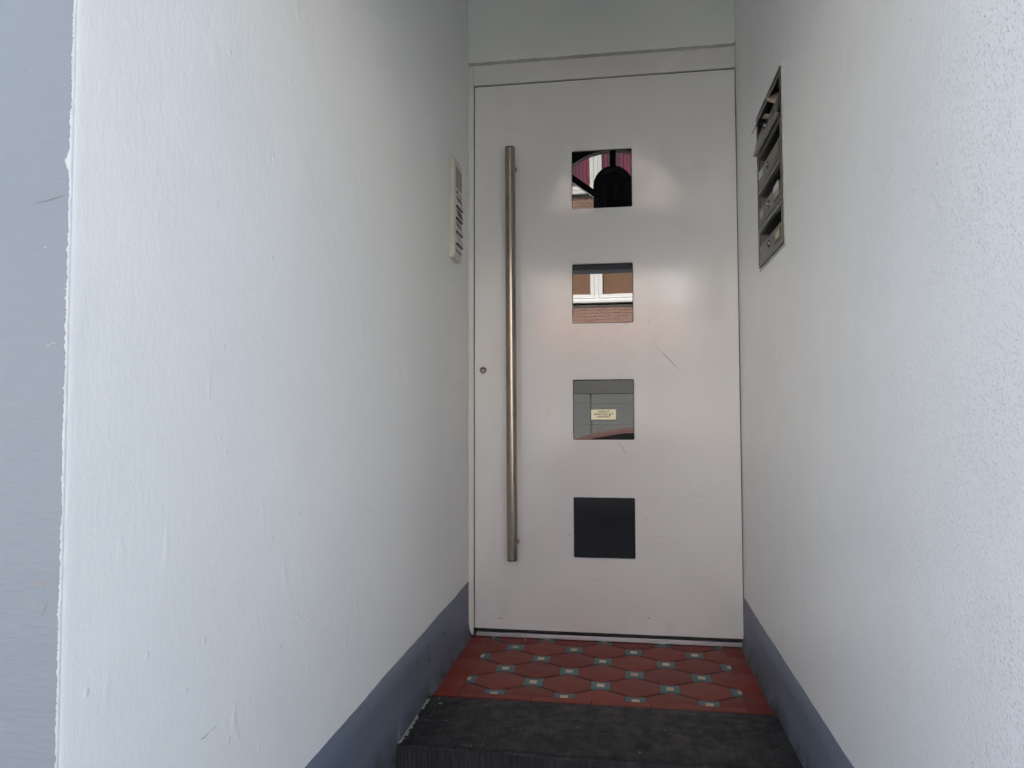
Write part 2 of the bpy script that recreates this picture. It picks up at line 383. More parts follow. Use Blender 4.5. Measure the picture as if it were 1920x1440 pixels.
# ------------------------------------------------------------------ house front
hf = empty('house_front', (0, YF, GZ), 'pale blue-grey painted house front beside the entrance opening', 'house')
CX = .03
def arch_pts(a, bb, n=28, cx=CX, z0=2.13): return [(cx+a*math.cos(math.pi*i/n), z0+bb*math.sin(math.pi*i/n)) for i in range(n+1)]
b = nb(); bx(b, -9, -.4775, YF, -1.84, GZ, 3.7); obj('wall', b, MAT['facade'], hf)
b = nb(); bx(b, .504, 9, YF, -1.84, GZ, 3.7); obj('wall', b, MAT['facade'], hf)
# part over the opening with the arched cut-out
outer = [(-.477, 2.13)]+[(p[0], p[1]) for p in arch_pts(.4700, .475)[::-1]]+[(.5035, 2.13), (.5035, 3.7), (-.477, 3.7)]
b = nb(); prism(b, outer, YF+.001, -1.841, axis=1); bmesh.ops.triangulate(b, faces=b.faces[:]); obj('arch_wall', b, MAT['facade'], hf)
b = nb(); bx(b, -.4735, .5, -2.03, -1.90, 1.752, 2.10, .006); obj('lintel_beam', b, MAT['beam'], hf)
b = nb(); bx(b, -9.3, 9.3, -2.95, 6, 3.7, 3.8); obj('shading_eaves', b, MAT['upvc'], hf)  # unseen overhang, deepened so its shadow covers the kerb strip
b = nb(); prism(b, [(-2.95, 3.805), (6, 3.805), (1.9, 5.8)], -9.3, 9.3, axis=0); obj('roof', b, MAT['rooftile'], hf)
b = nb(); bx(b, -9, 9, 3.8, 4, GZ, 3.7); bx(b, -9, -8.8, -1.84, 3.8, GZ, 3.7); bx(b, 8.8, 9, -1.84, 3.8, GZ, 3.7); obj('rear_wall', b, MAT['facade'], hf)
# ragged lip of white wall paint wrapping round the corner
b = nb(); rows = []
z = -.25
while z < 1.9:
    n1 = noise.noise(Vector((z*6, 1, 0))); n2 = noise.noise(Vector((z*28, 2, 0))); n3 = noise.noise(Vector((z*140, 3, 0))); n4 = noise.noise(Vector((z*420, 4, 1)))
    wd = .0024+.0014*n1+.0014*n2+.0016*n3+.0018*n4
    if abs(z-1.09) < .012: wd += .005*(1-abs(z-1.09)/.012)
    wd = max(wd, .0008); th = .0014+.0005*n2+.0004*n3
    X = -.4746+.0002*n3
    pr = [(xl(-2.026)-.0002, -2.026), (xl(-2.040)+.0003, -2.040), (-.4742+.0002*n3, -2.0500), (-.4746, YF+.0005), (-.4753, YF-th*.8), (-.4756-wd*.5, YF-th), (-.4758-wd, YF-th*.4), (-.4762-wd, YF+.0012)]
    rows.append([b.verts.new((p[0], p[1], z)) for p in pr]); z += .0018
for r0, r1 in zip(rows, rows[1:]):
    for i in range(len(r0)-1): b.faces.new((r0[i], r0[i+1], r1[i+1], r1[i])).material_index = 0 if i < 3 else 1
a = M('toned down wall paint', (.50, .53, .55), .5); a.vary(60, .08, 4); a.bump(a.noise(240, 3), .0012, .8)  # same wall paint, darkened where strong street light would wash it out
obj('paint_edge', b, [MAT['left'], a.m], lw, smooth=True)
# crack and chips in the facade paint
b = nb(); ribbon(b, path((-.4830, YF-.0006, 1.0545), (-.5185, YF-.0006, 1.0468), .0012, 14, .0007, (0, 1, 0)), .0007, (0, 1, 0)); obj('crack', b, MAT['scuff'], hf)
b = nb(); ribbon(b, path((-.490, YF-.0006, .640), (-.498, YF-.0006, .622), .001, 8, .0006, (0, 1, 0)), .0006, (0, 1, 0))
obj('crack', b, MAT['scuff'], hf)
def blob(b, c, rx, rz, ax, th=.0004, n=11, ang=0):
    c = Vector(c); pts = []; ph = random.random()*6
    for i in range(n):
        a_ = 2*math.pi*i/n; k = .75+.35*random.random(); u = rx*k*math.cos(a_); v = rz*k*math.sin(a_)
        u, v = u*math.cos(ang)-v*math.sin(ang), u*math.sin(ang)+v*math.cos(ang)
        if ax == 'y': pts.append(c+Vector((u, -th, v)))
        elif ax == 'z': pts.append(c+Vector((u, v, th)))
        elif ax == 'x': pts.append(c+Vector((th, u, v)))
    ctr = b.verts.new(sum(pts, Vector())/n); vs_ = [b.verts.new(p) for p in pts]
    for i in range(n): b.faces.new((ctr, vs_[i], vs_[(i+1) % n]))
CHIP = M('chipped render', (.34, .25, .18), .9).m
for c_, rx, rz in (((-.4975, YF, .655), .0018, .0042), ((-.5065, YF, .6575), .0011, .0009)):
    b = nb(); blob(b, c_, rx, rz, 'y', ang=-.4); obj('paint_chip', b, CHIP, hf)
for c_, rx, rz in (((-.492, YF, .90), .003, .0005), ((-.4975, YF, .898), .0025, .0006), ((-.527, YF, 1.19), .0008, .0008), ((-.504, YF, 1.0), .0016, .0006)):
    b = nb(); blob(b, c_, rx, rz, 'y'); obj('scuff', b, MAT['scuff_l'], hf)

# ------------------------------------------------------------------ wall over the door, ceiling
uw = empty('upper_wall', (0, .1, 2.18), 'plastered wall above the white door under the ceiling', 'wall')
b = nb(); bx(b, XL0-.1, XR0+.1, -.004, .3, 2.1825, 3.2); obj('plaster', b, MAT['lintel'], uw)
b = nb(); rows = []; n = 260
for i in range(n+1):
    x = -.4935+(.5085+.4935+.010)*i/n
    k1 = noise.noise(Vector((x*9, 0, 5))); k2 = noise.noise(Vector((x*40, 0, 8))); k3 = noise.noise(Vector((x*120, 3, 8)))
    z0 = 2.186+.0016*k1+(.012*max(0, (x-.488)/.03)**2); hh = .0045+.0022*k2+.001*k3; d = .0075+.0022*k1+.0015*k3
    rows.append([b.verts.new((x, -.003, z0+hh+.004)), b.verts.new((x, -.004-d*.7, z0+hh*.6)), b.verts.new((x, -.004-d, z0-.001+.0006*k3)), b.verts.new((x, -.004-d*.5, z0-hh)), b.verts.new((x, .0, z0-hh-.001))])
for r0, r1 in zip(rows, rows[1:]):
    for i in range(4): b.faces.new((r0[i], r0[i+1], r1[i+1], r1[i]))
obj('caulk_bead', b, MAT['caulk'], uw, smooth=True)
b = nb(); bx(b, XL0-.1, XR0+.1, -1.842, .3, 2.86, 2.95); struct('ceiling', b, MAT['lintel'], 'plain ceiling of the entrance niche')

# ------------------------------------------------------------------ door
dr = empty('entrance_door', (.016, 0, 0), 'white flush front door with four square glass panes and a long steel bar handle', 'door')
LX0, LX1, LZ0, LZ1 = -.4700, .5035, .0295, 2.0975
PANES = [(1.6030, 1.8275), (1.1685, 1.3950), (.7340, .9595), (.2985, .5230)]; PX0, PX1 = -.0985, .1290
loops = [[(LX0, LZ0), (LX1, LZ0), (LX1, LZ1), (LX0, LZ1)]]+[rrect(PX0, PX1, z0, z1, .006) for z0, z1 in PANES]
b = curve_mesh(loops, .0290, .0010)
for v in b.verts: v.co = Vector((v.co.x, -v.co.z+.030, v.co.y))
obj('leaf', b, MAT['door'], dr)
pm = None
for z0, z1 in PANES:
    if pm is None:
        b = nb(); bx(b, PX0-.004, PX1+.004, .0095, .0185, z0-.004, z1+.004); o = obj('pane', b, MAT['pane'], dr, wloc=((PX0+PX1)/2, .01, z0)); pm = o.data; zr = z0
        g = curve_mesh([rrect(PX0+.0003, PX1-.0003, z0+.0003, z1-.0003, .0058), rrect(PX0+.0030, PX1-.0030, z0+.0030, z1-.0030, .004)], .0006)
        for v in g.verts: v.co = Vector((v.co.x, -v.co.z+.0085, v.co.y))
        o2 = obj('seal', g, MAT['rubber'], o, wloc=((PX0+PX1)/2, .01, z0)); o2.location = (0, 0, 0); sm_ = o2.data
    else:
        o = bpy.data.objects.new('pane', pm); C.objects.link(o); o.parent = dr; o.location = Vector(((PX0+PX1)/2, .01, z0))-dr.location
        o2 = bpy.data.objects.new('seal', sm_); C.objects.link(o2); o2.parent = o
# frame: left jamb, head, right jamb
b = nb(); bx(b, XL0+.0006, -.4745, -.006, .08, .004, 2.1815, .0015); obj('frame_jamb', b, MAT['frame'], dr)
b = nb(); bx(b, -.4742, .5065, -.005, .08, 2.1030, 2.1820, .0015); obj('frame_head', b, MAT['frame'], dr)
b = nb(); bx(b, .5072, .53, -.0055, .08, .004, 2.1815, .001); obj('frame_jamb', b, MAT['frame'], dr)
b = nb(); bx(b, -.4742, .507, .025, .09, .003, 2.1025); obj('rebate', b, MAT['rubber'], dr)
b = nb(); bx(b, -.4742, .507, .005, .024, 2.0990, 2.1028); obj('seal', b, MAT['rubber'], dr)
b = nb(); bx(b, .5044, .5070, .005, .024, .022, 2.0988); obj('seal', b, MAT['rubber'], dr)
b = nb(); bx(b, -.4738, -.4718, -.001, .02, .022, 2.1005, .0006); obj('gasket', b, MAT['gasket'], dr)
b = nb(); bx(b, -.4713, -.4703, .0015, .02, .022, 2.1005); obj('gasket', b, MAT['rubber'], dr)
b = nb()
bx(b, -.4655, .5055, -.012, .03, .0030, .0085, .0008); bx(b, -.4650, .5055, -.008, .03, .0087, .0125, .0008); bx(b, -.4650, .5055, -.0035, .03, .0127, .0160, .0008)
obj('threshold', b, MAT['alu'], dr)
b = nb(); bx(b, -.4735, -.4660, -.010, .02, .002, .031, .001); obj('end_block', b, MAT['rubber'], dr)
# bar handle
HX, HY, HR = -.3193, -.072, .0195
b = nb(); cyl(b, (HX-.0028, HY, 1.8225), (HX+.0028, HY, .3010), HR, 48); hd = obj('pull_handle', b, MAT['steel'], dr); sharp(hd)
for z0, z1, dx in ((1.8228, 1.8265, -.0028), (.2970, .3007, .0028)):
    b = nb(); cyl(b, (HX+dx, HY, z0), (HX+dx, HY, z1), HR-.0006, 40); o = obj('end_cap', b, MAT['dark_steel'], hd); sharp(o)
for z0, dx in ((1.765, -.0026), (.355, .0026)):
    b = nb(); cyl(b, (HX+dx, HY+.01, z0), (HX+dx, 0, z0), .0105, 28); cyl(b, (HX+dx, -.004, z0), (HX+dx, 0, z0), .0155, 28); o = obj('standoff', b, MAT['steel'], hd); sharp(o)
# lock cylinder
def ring(b, c, r0, r1, y0, y1, n=36):
    V = [[b.verts.new((c[0]+r*math.cos(2*math.pi*i/n), y, c[1]+r*math.sin(2*math.pi*i/n))) for i in range(n)] for r, y in ((r1, y1), (r1, y0), (r0, y0), (r0, y1))]
    for A, B in zip(V, V[1:]):
        for i in range(n): b.faces.new((A[i], A[(i+1) % n], B[(i+1) % n], B[i]))
LC = (-.4383, .9985)
b = nb(); ring(b, LC, .0105, .0138, -.0035, .0005); lk = obj('lock', b, MAT['steel'], dr); sharp(lk)
b = nb(); cyl(b, (LC[0], -.0012, LC[1]), (LC[0], .0003, LC[1]), .0104, 32); obj('recess', b, MAT['black'], lk)
b = nb(); cyl(b, (LC[0], -.0030, LC[1]-.001), (LC[0], -.0012, LC[1]-.001), .0062, 28); obj('key_plug', b, MAT['chrome'], lk)
b = nb(); bx(b, LC[0]-.0010, LC[0]+.0010, -.0034, -.0030, LC[1]-.002, LC[1]+.007); obj('keyhole', b, MAT['black'], lk)
# scratches and scuffs the photograph shows on the leaf
NY = (0, 1, 0)
def dpt(u, v):      # photograph position on the door face -> door coordinates, measured when the camera was solved
    d = fw*F+r2*(u-960)+u2*(720-v); t = (-.0003-CAM.y)/d.y; return CAM+d*t
b = nb()
for (u0, v0, u1, v1, sag, wd) in ((1219, 640, 1278, 698, .003, .0012), (1216, 588, 1219, 612, -.003, .0007), (1155, 826, 1176, 854, .004, .0008), (1198, 797, 1215, 800, .001, .0008),
        (1068, 905, 1078, 905, .002, .0009), (1208, 976, 1216, 973, 0, .0011), (1236, 1006, 1243, 1006, 0, .0013), (1287, 903, 1296, 907, 0, .0007), (1341, 265, 1363, 266, 0, .0006),
        (930, 669, 928, 676, 0, .0009), (1070, 267, 1073, 268, 0, .0009), (1303, 930, 1330, 932, 0, .0006), (1280, 1012, 1292, 1013, 0, .0006), (932, 1159, 944, 1160, .001, .0018), (1213, 1158, 1219, 1159, 0, .0028), (1065, 1004, 1070, 1002, 0, .0013), (1050, 1162, 1062, 1163, 0, .0007), (1062, 788, 1070, 789, 0, .0006), (1222, 826, 1245, 829, .001, .0005), (1108, 1085, 1128, 1090, .001, .0007)):
    ribbon(b, path(dpt(u0, v0), dpt(u1, v1), sag, 10, .0004, NY), wd, NY)
for i in range(90):
    u = random.uniform(930, 1380); v = random.uniform(560, 1170) if random.random() < .75 else random.uniform(1080, 1175)
    if 1065 < u < 1200 and any(a_ < v < b_ for a_, b_ in ((700, 835), (920, 1055), (480, 615))): continue
    if 940 < u < 975: continue
    p = dpt(u, v); L_ = random.uniform(.002, .010); ribbon(b, path(p, p+Vector((L_, 0, random.uniform(-.35, .35)*L_)), 0, 4, .0003, NY), random.uniform(.0003, .0008), NY)
obj('scratch', b, MAT['scuff_l'], dr)['kind'] = 'stuff'
b = nb()
for (u0, v0, u1, v1, sag, wd) in ((1238, 660, 1272, 694, .0025, .0009), (934, 1158.5, 943, 1160, 0, .0022), (1160, 832, 1176, 854, .003, .0007), (1208, 976, 1214, 974, 0, .0009), (1214, 1158, 1219, 1159, 0, .0020), (1066, 1004, 1069, 1003, 0, .0012)):
    ribbon(b, path(dpt(u0, v0), dpt(u1, v1), sag, 10, .0003, NY), wd, NY)
for v in b.verts: v.co.y -= .0003
obj('deep_scratch', b, MAT['scuff'], dr)

# ------------------------------------------------------------------ tiled landing
tf = tag(obj('tiled_floor', bx(nb(), XL0-.03, XR0+.03, -.5945, .06, -.19, -.0022), MAT['grout'], loc=(0, -.3, 0)), 'red clay tile landing with blue and cream inlays in front of the door', None, kind='structure')
FX0, FX1, FY0, FY1 = -.4035, .4290, -.5560, .012
def clip(poly, x0=FX0, x1=FX1, y0=FY0, y1=FY1):
    for ax, lim, sg in ((0, x0, 1), (0, x1, -1), (1, y0, 1), (1, y1, -1)):
        out = []
        for i in range(len(poly)):
            p, q = poly[i], poly[(i+1) % len(poly)]
            ip, iq = sg*(p[ax]-lim) >= 0, sg*(q[ax]-lim) >= 0
            if ip: out.append(p)
            if ip != iq:
                t = (lim-p[ax])/(q[ax]-p[ax]); out.append((p[0]+t*(q[0]-p[0]), p[1]+t*(q[1]-p[1])))
        poly = out
        if len(poly) < 3: return []
    return poly
def area(p): return abs(sum(p[i][0]*p[(i+1) % len(p)][1]-p[(i+1) % len(p)][0]*p[i][1] for i in range(len(p))))/2
TH = -.008
def put(name, poly, mat, top=0., gap=.0007):
    poly = clip(poly) if name != 'border_tile' else poly
    if len(poly) < 3 or area(poly) < 2.5e-5: return None
    # drop repeated points
    pp = [poly[i] for i in range(len(poly)) if math.hypot(poly[i][0]-poly[i-1][0], poly[i][1]-poly[i-1][1]) > 1e-5]
    cx = sum(p[0] for p in pp)/len(pp); cy = sum(p[1] for p in pp)/len(pp)
    if name == 'border_tile': gap = .0012
    sh = []
    for p in pp:
        dx, dy = p[0]-cx, p[1]-cy; d = math.hypot(dx, dy); k = max(0, 1-gap/d*1.3); sh.append((cx+dx*k, cy+dy*k))
    t = top+random.uniform(-.0003, .0003)
    b = nb(); prism(b, sh, TH, t, ch=.0003)
    return obj(name, b, mat, tf, wloc=(cx, cy, 0))
PXT, PYT, HW, HC, HM = .2080, .1098, .0295, .0345, .0265
XE = -.1957      # x of a block centre in even rows
def bc(r, c): return (XE+c*PXT+(-PXT/2 if r % 2 else 0)+random.uniform(-.0007, .0007), -.0035-r*PYT+random.uniform(-.0007, .0007))
BC = {(r, c): bc(r, c) for r in range(-2, 8) for c in range(-3, 6)}
def cor(k, sx, sy): x, y = BC[k]; return (x+sx*HW, y+sy*HC)
def mid(k, sy): x, y = BC[k]; return (x, y+sy*HM)
for r in range(0, 6):
    for c in range(-2, 5):
        k = (r, c); x, y = BC[k]
        o = put('block_tile', [cor(k, -1, 1), mid(k, 1), cor(k, 1, 1), cor(k, 1, -1), mid(k, -1), cor(k, -1, -1)], MAT['tblue'], .0)
        s = .0115; put('inlay_tile', [(x-s, y-s*1.08), (x+s, y-s*1.08), (x+s, y+s*1.08), (x-s, y+s*1.08)], MAT['tcream'], .0009, .0001)
for r in range(-1, 7):
    for c in range(-3, 5):
        A = (r, c); B = (r, c+1)
        if r % 2 == 0: U = (r-1, c+1); D = (r+1, c+1)
        else: U = (r-1, c); D = (r+1, c)
        if not all(k in BC for k in (A, B, U, D)): continue
        put('hexagon_tile', [cor(A, 1, 1), mid(U, -1), cor(B, -1, 1), cor(B, -1, -1), mid(D, 1), cor(A, 1, -1)], MAT['tred'], .0)
def rect(x0, x1, y0, y1): return [(x0, y0), (x1, y0), (x1, y1), (x0, y1)]
g_ = .0008
ys = [.012, -.082, -.245, -.412, -.592]
for a_, c_ in zip(ys, ys[1:]): put('border_tile', rect(XL0+.001, FX0-.0005, c_, a_), MAT['tred2'])
ys = [.012, -.108, -.275, -.445, -.592]
for a_, c_ in zip(ys, ys[1:]): put('border_tile', rect(FX1+.0005, XR0-.001, c_, a_), MAT['tred2'])
xs = [FX0, -.356, -.186, -.010, .160, .330, FX1]
for a_, c_ in zip(xs, xs[1:]): put('border_tile', rect(a_, c_, -.592, FY0-.0005), MAT['tred2'])
# grit: small chip of stone by the threshold
b = nb(); bmesh.ops.create_icosphere(b, subdivisions=2, radius=.004)
for v in b.verts: v.co = Vector((v.co.x*1.3, v.co.y*.7, v.co.z*.55))*(1+.25*noise.noise(v.co*400))+Vector((-.275, -.030, .0022))
tag(obj('pebble', b, MAT['paperw'], loc=(-.275, -.03, 0), smooth=True), 'tiny white stone chip on the red tiles close to the threshold', 'stone')

# ------------------------------------------------------------------ stone steps
def stone_step(y0, y1, ztop, zbot, label, worn):
    st = empty('stone_step', (0, (y0+y1)/2, zbot), label, 'step', 'dark stone steps up to the door')
    b = nb(); nx, ny = 90, 24; X0, X1 = xl(y0)-.01, xr(y0)+.01
    G = {}
    prof = []
    for j in range(ny+1): prof.append((y0+(y1+.006-y0)*j/ny, ztop))
    prof += [(y1+.0028, ztop-.0008), (y1+.0008, ztop-.0028), (y1, ztop-.007)]
    m0 = len(prof)
    for i in range(nx+1):
        x = X0+(X1-X0)*i/nx
        for j, (y, z) in enumerate(prof):
            if worn:
                e = max(0, 1-abs(y-y1)/.12); dz = -.004*e*(math.exp(-((x-.03)/.30)**2))+.0012*noise.noise(Vector((x*14, y*14, 0)))+.0010*e*noise.noise(Vector((x*60, y*60, 3)))
                if j < 2: dz = min(dz, -.0008)
                dy = .0022*noise.noise(Vector((x*26, 1, 1)))*e+.001*noise.noise(Vector((x*90, 5, 1)))*e
            else: dz = dy = 0
            G[i, j] = b.verts.new((x, y+dy, z+dz))
    for i in range(nx):
        for j in range(m0-1): b.faces.new((G[i, j], G[i+1, j], G[i+1, j+1], G[i, j+1]))
    o = obj('tread', b, MAT['stone'], st, smooth=True)
    b = nb(); bx(b, X0, X1, y1+.0006, y0-.004, zbot, ztop-.0065); obj('riser', b, MAT['riser'], st)
    return st
stone_step(-.5935, -.9180, .0, -.19, 'topmost dark tooled stone step with paint specks, just below the red tiles', True)
stone_step(-.9170, -1.20, -.19, -.38, 'dark stone step one below the topmost step', False)
stone_step(-1.199, -1.48, -.38, -.57, 'dark stone step, third from the door', False)
stone_step(-1.479, -1.77, -.57, -.77, 'lowest dark stone step next to the footway', False)
# paint specks and flaking limewash on the top tread
b = nb()
def fpt(u, v): d = fw*F+r2*(u-960)+u2*(720-v); t = (.0004-CAM.z)/d.z; return CAM+d*t
for (u, v, r_) in ((826, 1319, .0065), (824, 1312, .003), (836, 1351, .003), (807, 1342, .0028), (824, 1310, .002), (855, 1365, .0022), (844, 1349, .0015), (976, 1366, .0022), (1082, 1365, .0022), (1115, 1362, .0018), (925, 1343, .002), (974, 1350, .0015), (1138, 1376, .001), (1247, 1370, .002), (1200, 1411, .003), (1467, 1400, .002), (883, 1399, .002), (905, 1396, .0018), (1135, 1377, .0013), (1129, 1377, .0012), (1186, 1398, .0015), (1040, 1388, .001), (1077, 1377, .001)):
    p = fpt(u, v); blob(b, (p.x, p.y, .0006), r_, r_*.8, 'z')
for i in range(70):
    p = (random.uniform(-.47, .47), random.uniform(-.91, -.61), .0006); blob(b, p, random.uniform(.0005, .0013), random.uniform(.0005, .0012), 'z', n=6)
ps = obj('paint_speck', b, MAT['flake'], bpy.data.objects['stone_step']); ps['kind'] = 'stuff'
b = nb()
for i in range(330):
    t = random.random(); y = -.63-.285*t
    if -.745 < y < -.70 or random.random() < .25: continue
    x = xl(y)+.0095+random.gauss(0, .003)+.004*noise.noise(Vector((y*30, 0, 0))); blob(b, (x, y, .0012+random.random()*.0012), random.uniform(.001, .0035), random.uniform(.002, .008), 'z', n=7)
obj('flaked_paint', b, MAT['flake'], bpy.data.objects['stone_step'])['kind'] = 'stuff'

# ------------------------------------------------------------------ intercom on the left wall
ic = empty('intercom', (xl(-.26), -.26, 1.355), 'narrow cream door intercom with four bell buttons on the left wall', 'intercom')
WX = xl(-.26)-.0008; IX = WX+.019
def ibox(name, y0, y1, z0, z1, d0, d1, mat, bev=.0008, par=None, rot=None):
    b = nb(); bx(b, WX+d0, WX+d1, y0, y1, z0, z1, bev)
    return obj(name, b, mat, par or ic)
IY0, IY1 = -.3215, -.2060
h_ = ibox('housing', IY0, IY1, 1.355, 1.695, 0, .0172, MAT['plastic'], .0045)
ibox('face_plate', IY0+.006, IY1-.005, 1.366, 1.686, .0173, .0192, MAT['plastic'], .0006)
gz = 1.6615
for i in range(8):
    # rounded black sound slots standing just proud as recess liners
    zc = gz-i*.0087; b = nb()
    bx(b, WX+.0173, WX+.0197, IY0+.014, IY1-.007, zc-.0019, zc+.0019); obj('grille_slot', b, MAT['black'], ic)
    b = nb(); bx(b, WX+.0190, WX+.0199, IY0+.012, IY1-.006, zc-.0069, zc-.0020, .0003); obj('grille_rib', b, MAT['plastic'], ic)
b = nb(); cyl(b, (WX+.0191, -.285, 1.583), (WX+.0210, -.285, 1.583), .0050, 20); obj('microphone', b, MAT['black'], ic)
ibox('seam', IY0+.010, IY1-.006, 1.5760, 1.5772, .0192, .0200, MAT['black'], 0)
for (zt, zb, lab) in ((1.5680, 1.5325, 'label_white'), (1.5235, 1.4925, 'label_dark'), (1.4775, 1.4460, 'label_white'), (1.4350, 1.4060, 'label_beige')):
    b = nb(); y0, y1 = IY0+.013, IY1-.008
    P_ = [(WX+.0192, zt), (WX+.0192, zb), (WX+.0250, zb+.0008), (WX+.0255, zb+.004)]
    prism(b, [(p[0], p[1]) for p in P_], y0, y1, axis=1)
    bt = obj('bell_button', b, MAT['plastic'], ic)
    def face(t, off=.0004):   # point on the sloping face
        return (WX+.0192+(.0255-.0192)*t+off, zt+(zb+.004-zt)*t)
    def lab_(nm, t0, t1, mat, yy0, yy1, off):
        q0, q1 = face(t0, off), face(t1, off); b = nb(); vs_ = [b.verts.new((q[0], y, q[1])) for q, y in ((q0, yy0), (q0, yy1), (q1, yy1), (q1, yy0))]; b.faces.new(vs_)
        vs2 = [b.verts.new((v.co.x-.0004, v.co.y, v.co.z)) for v in vs_]; b.faces.new(vs2[::-1])
        for i in range(4): b.faces.new((vs_[i], vs_[(i+1) % 4], vs2[(i+1) % 4], vs2[i]))
        obj(nm, b, MAT[mat], bt)
    if lab == 'label_dark': lab_('name_label', .05, .95, 'label_dark', y0+.008, y1-.006, .0006)
    elif lab == 'label_beige': lab_('name_label', .08, .92, 'label_beige', y0+.008, y1-.006, .0006)
    else:
        lab_('name_label', .05, .50, 'label_mid', y0+.008, y1-.006, .0006); lab_('name_label', .52, .95, 'label_white', y0+.008, y1-.006, .0006)
    b = nb(); bx(b, WX+.0192, WX+.0245, y0+.001, y1-.001, zb-.0040, zb-.0002, .0006); obj('painted_button_shadow', b, MAT['rubber'], bt)  # black strip drawn in as the shadow under the button
ibox('slot', IY0+.016, IY1-.010, 1.3800, 1.3845, .0185, .0197, MAT['black'], 0)
for i in range(2): ibox('seam_line', IY0+.012, IY1-.008, 1.4860-i*.004+.0, 1.4866-i*.004, .0192, .0197, MAT['dark_steel'], 0)

ic.scale.z = 1.032; ic.location.z = 1.366
# ------------------------------------------------------------------ letterboxes in the right wall
mb = empty('letterbox_unit', (xr(-.6)+.02, -.6, MZ0), 'dark bronze unit of four stacked letterboxes sunk in the right wall', 'letterbox')
MX = xr(-.6)-.004          # front plane
def mbox(name, y0, y1, z0, z1, d0, d1, mat, bev=.0006, par=None, rot=None, piv=None):
    """d measured out of the wall (towards -x)"""
    b = nb(); bx(b, MX-d1, MX-d0, y0, y1, z0, z1, bev, rot=rot, piv=piv); return obj(name, b, mat, par or mb)
yN, yFr = MY1+.001, MY0-.001      # near and far ends
mbox('back_box', yN, yFr, MZ0+.001, MZ1-.001, -.12, -.055, MAT['black'], 0)
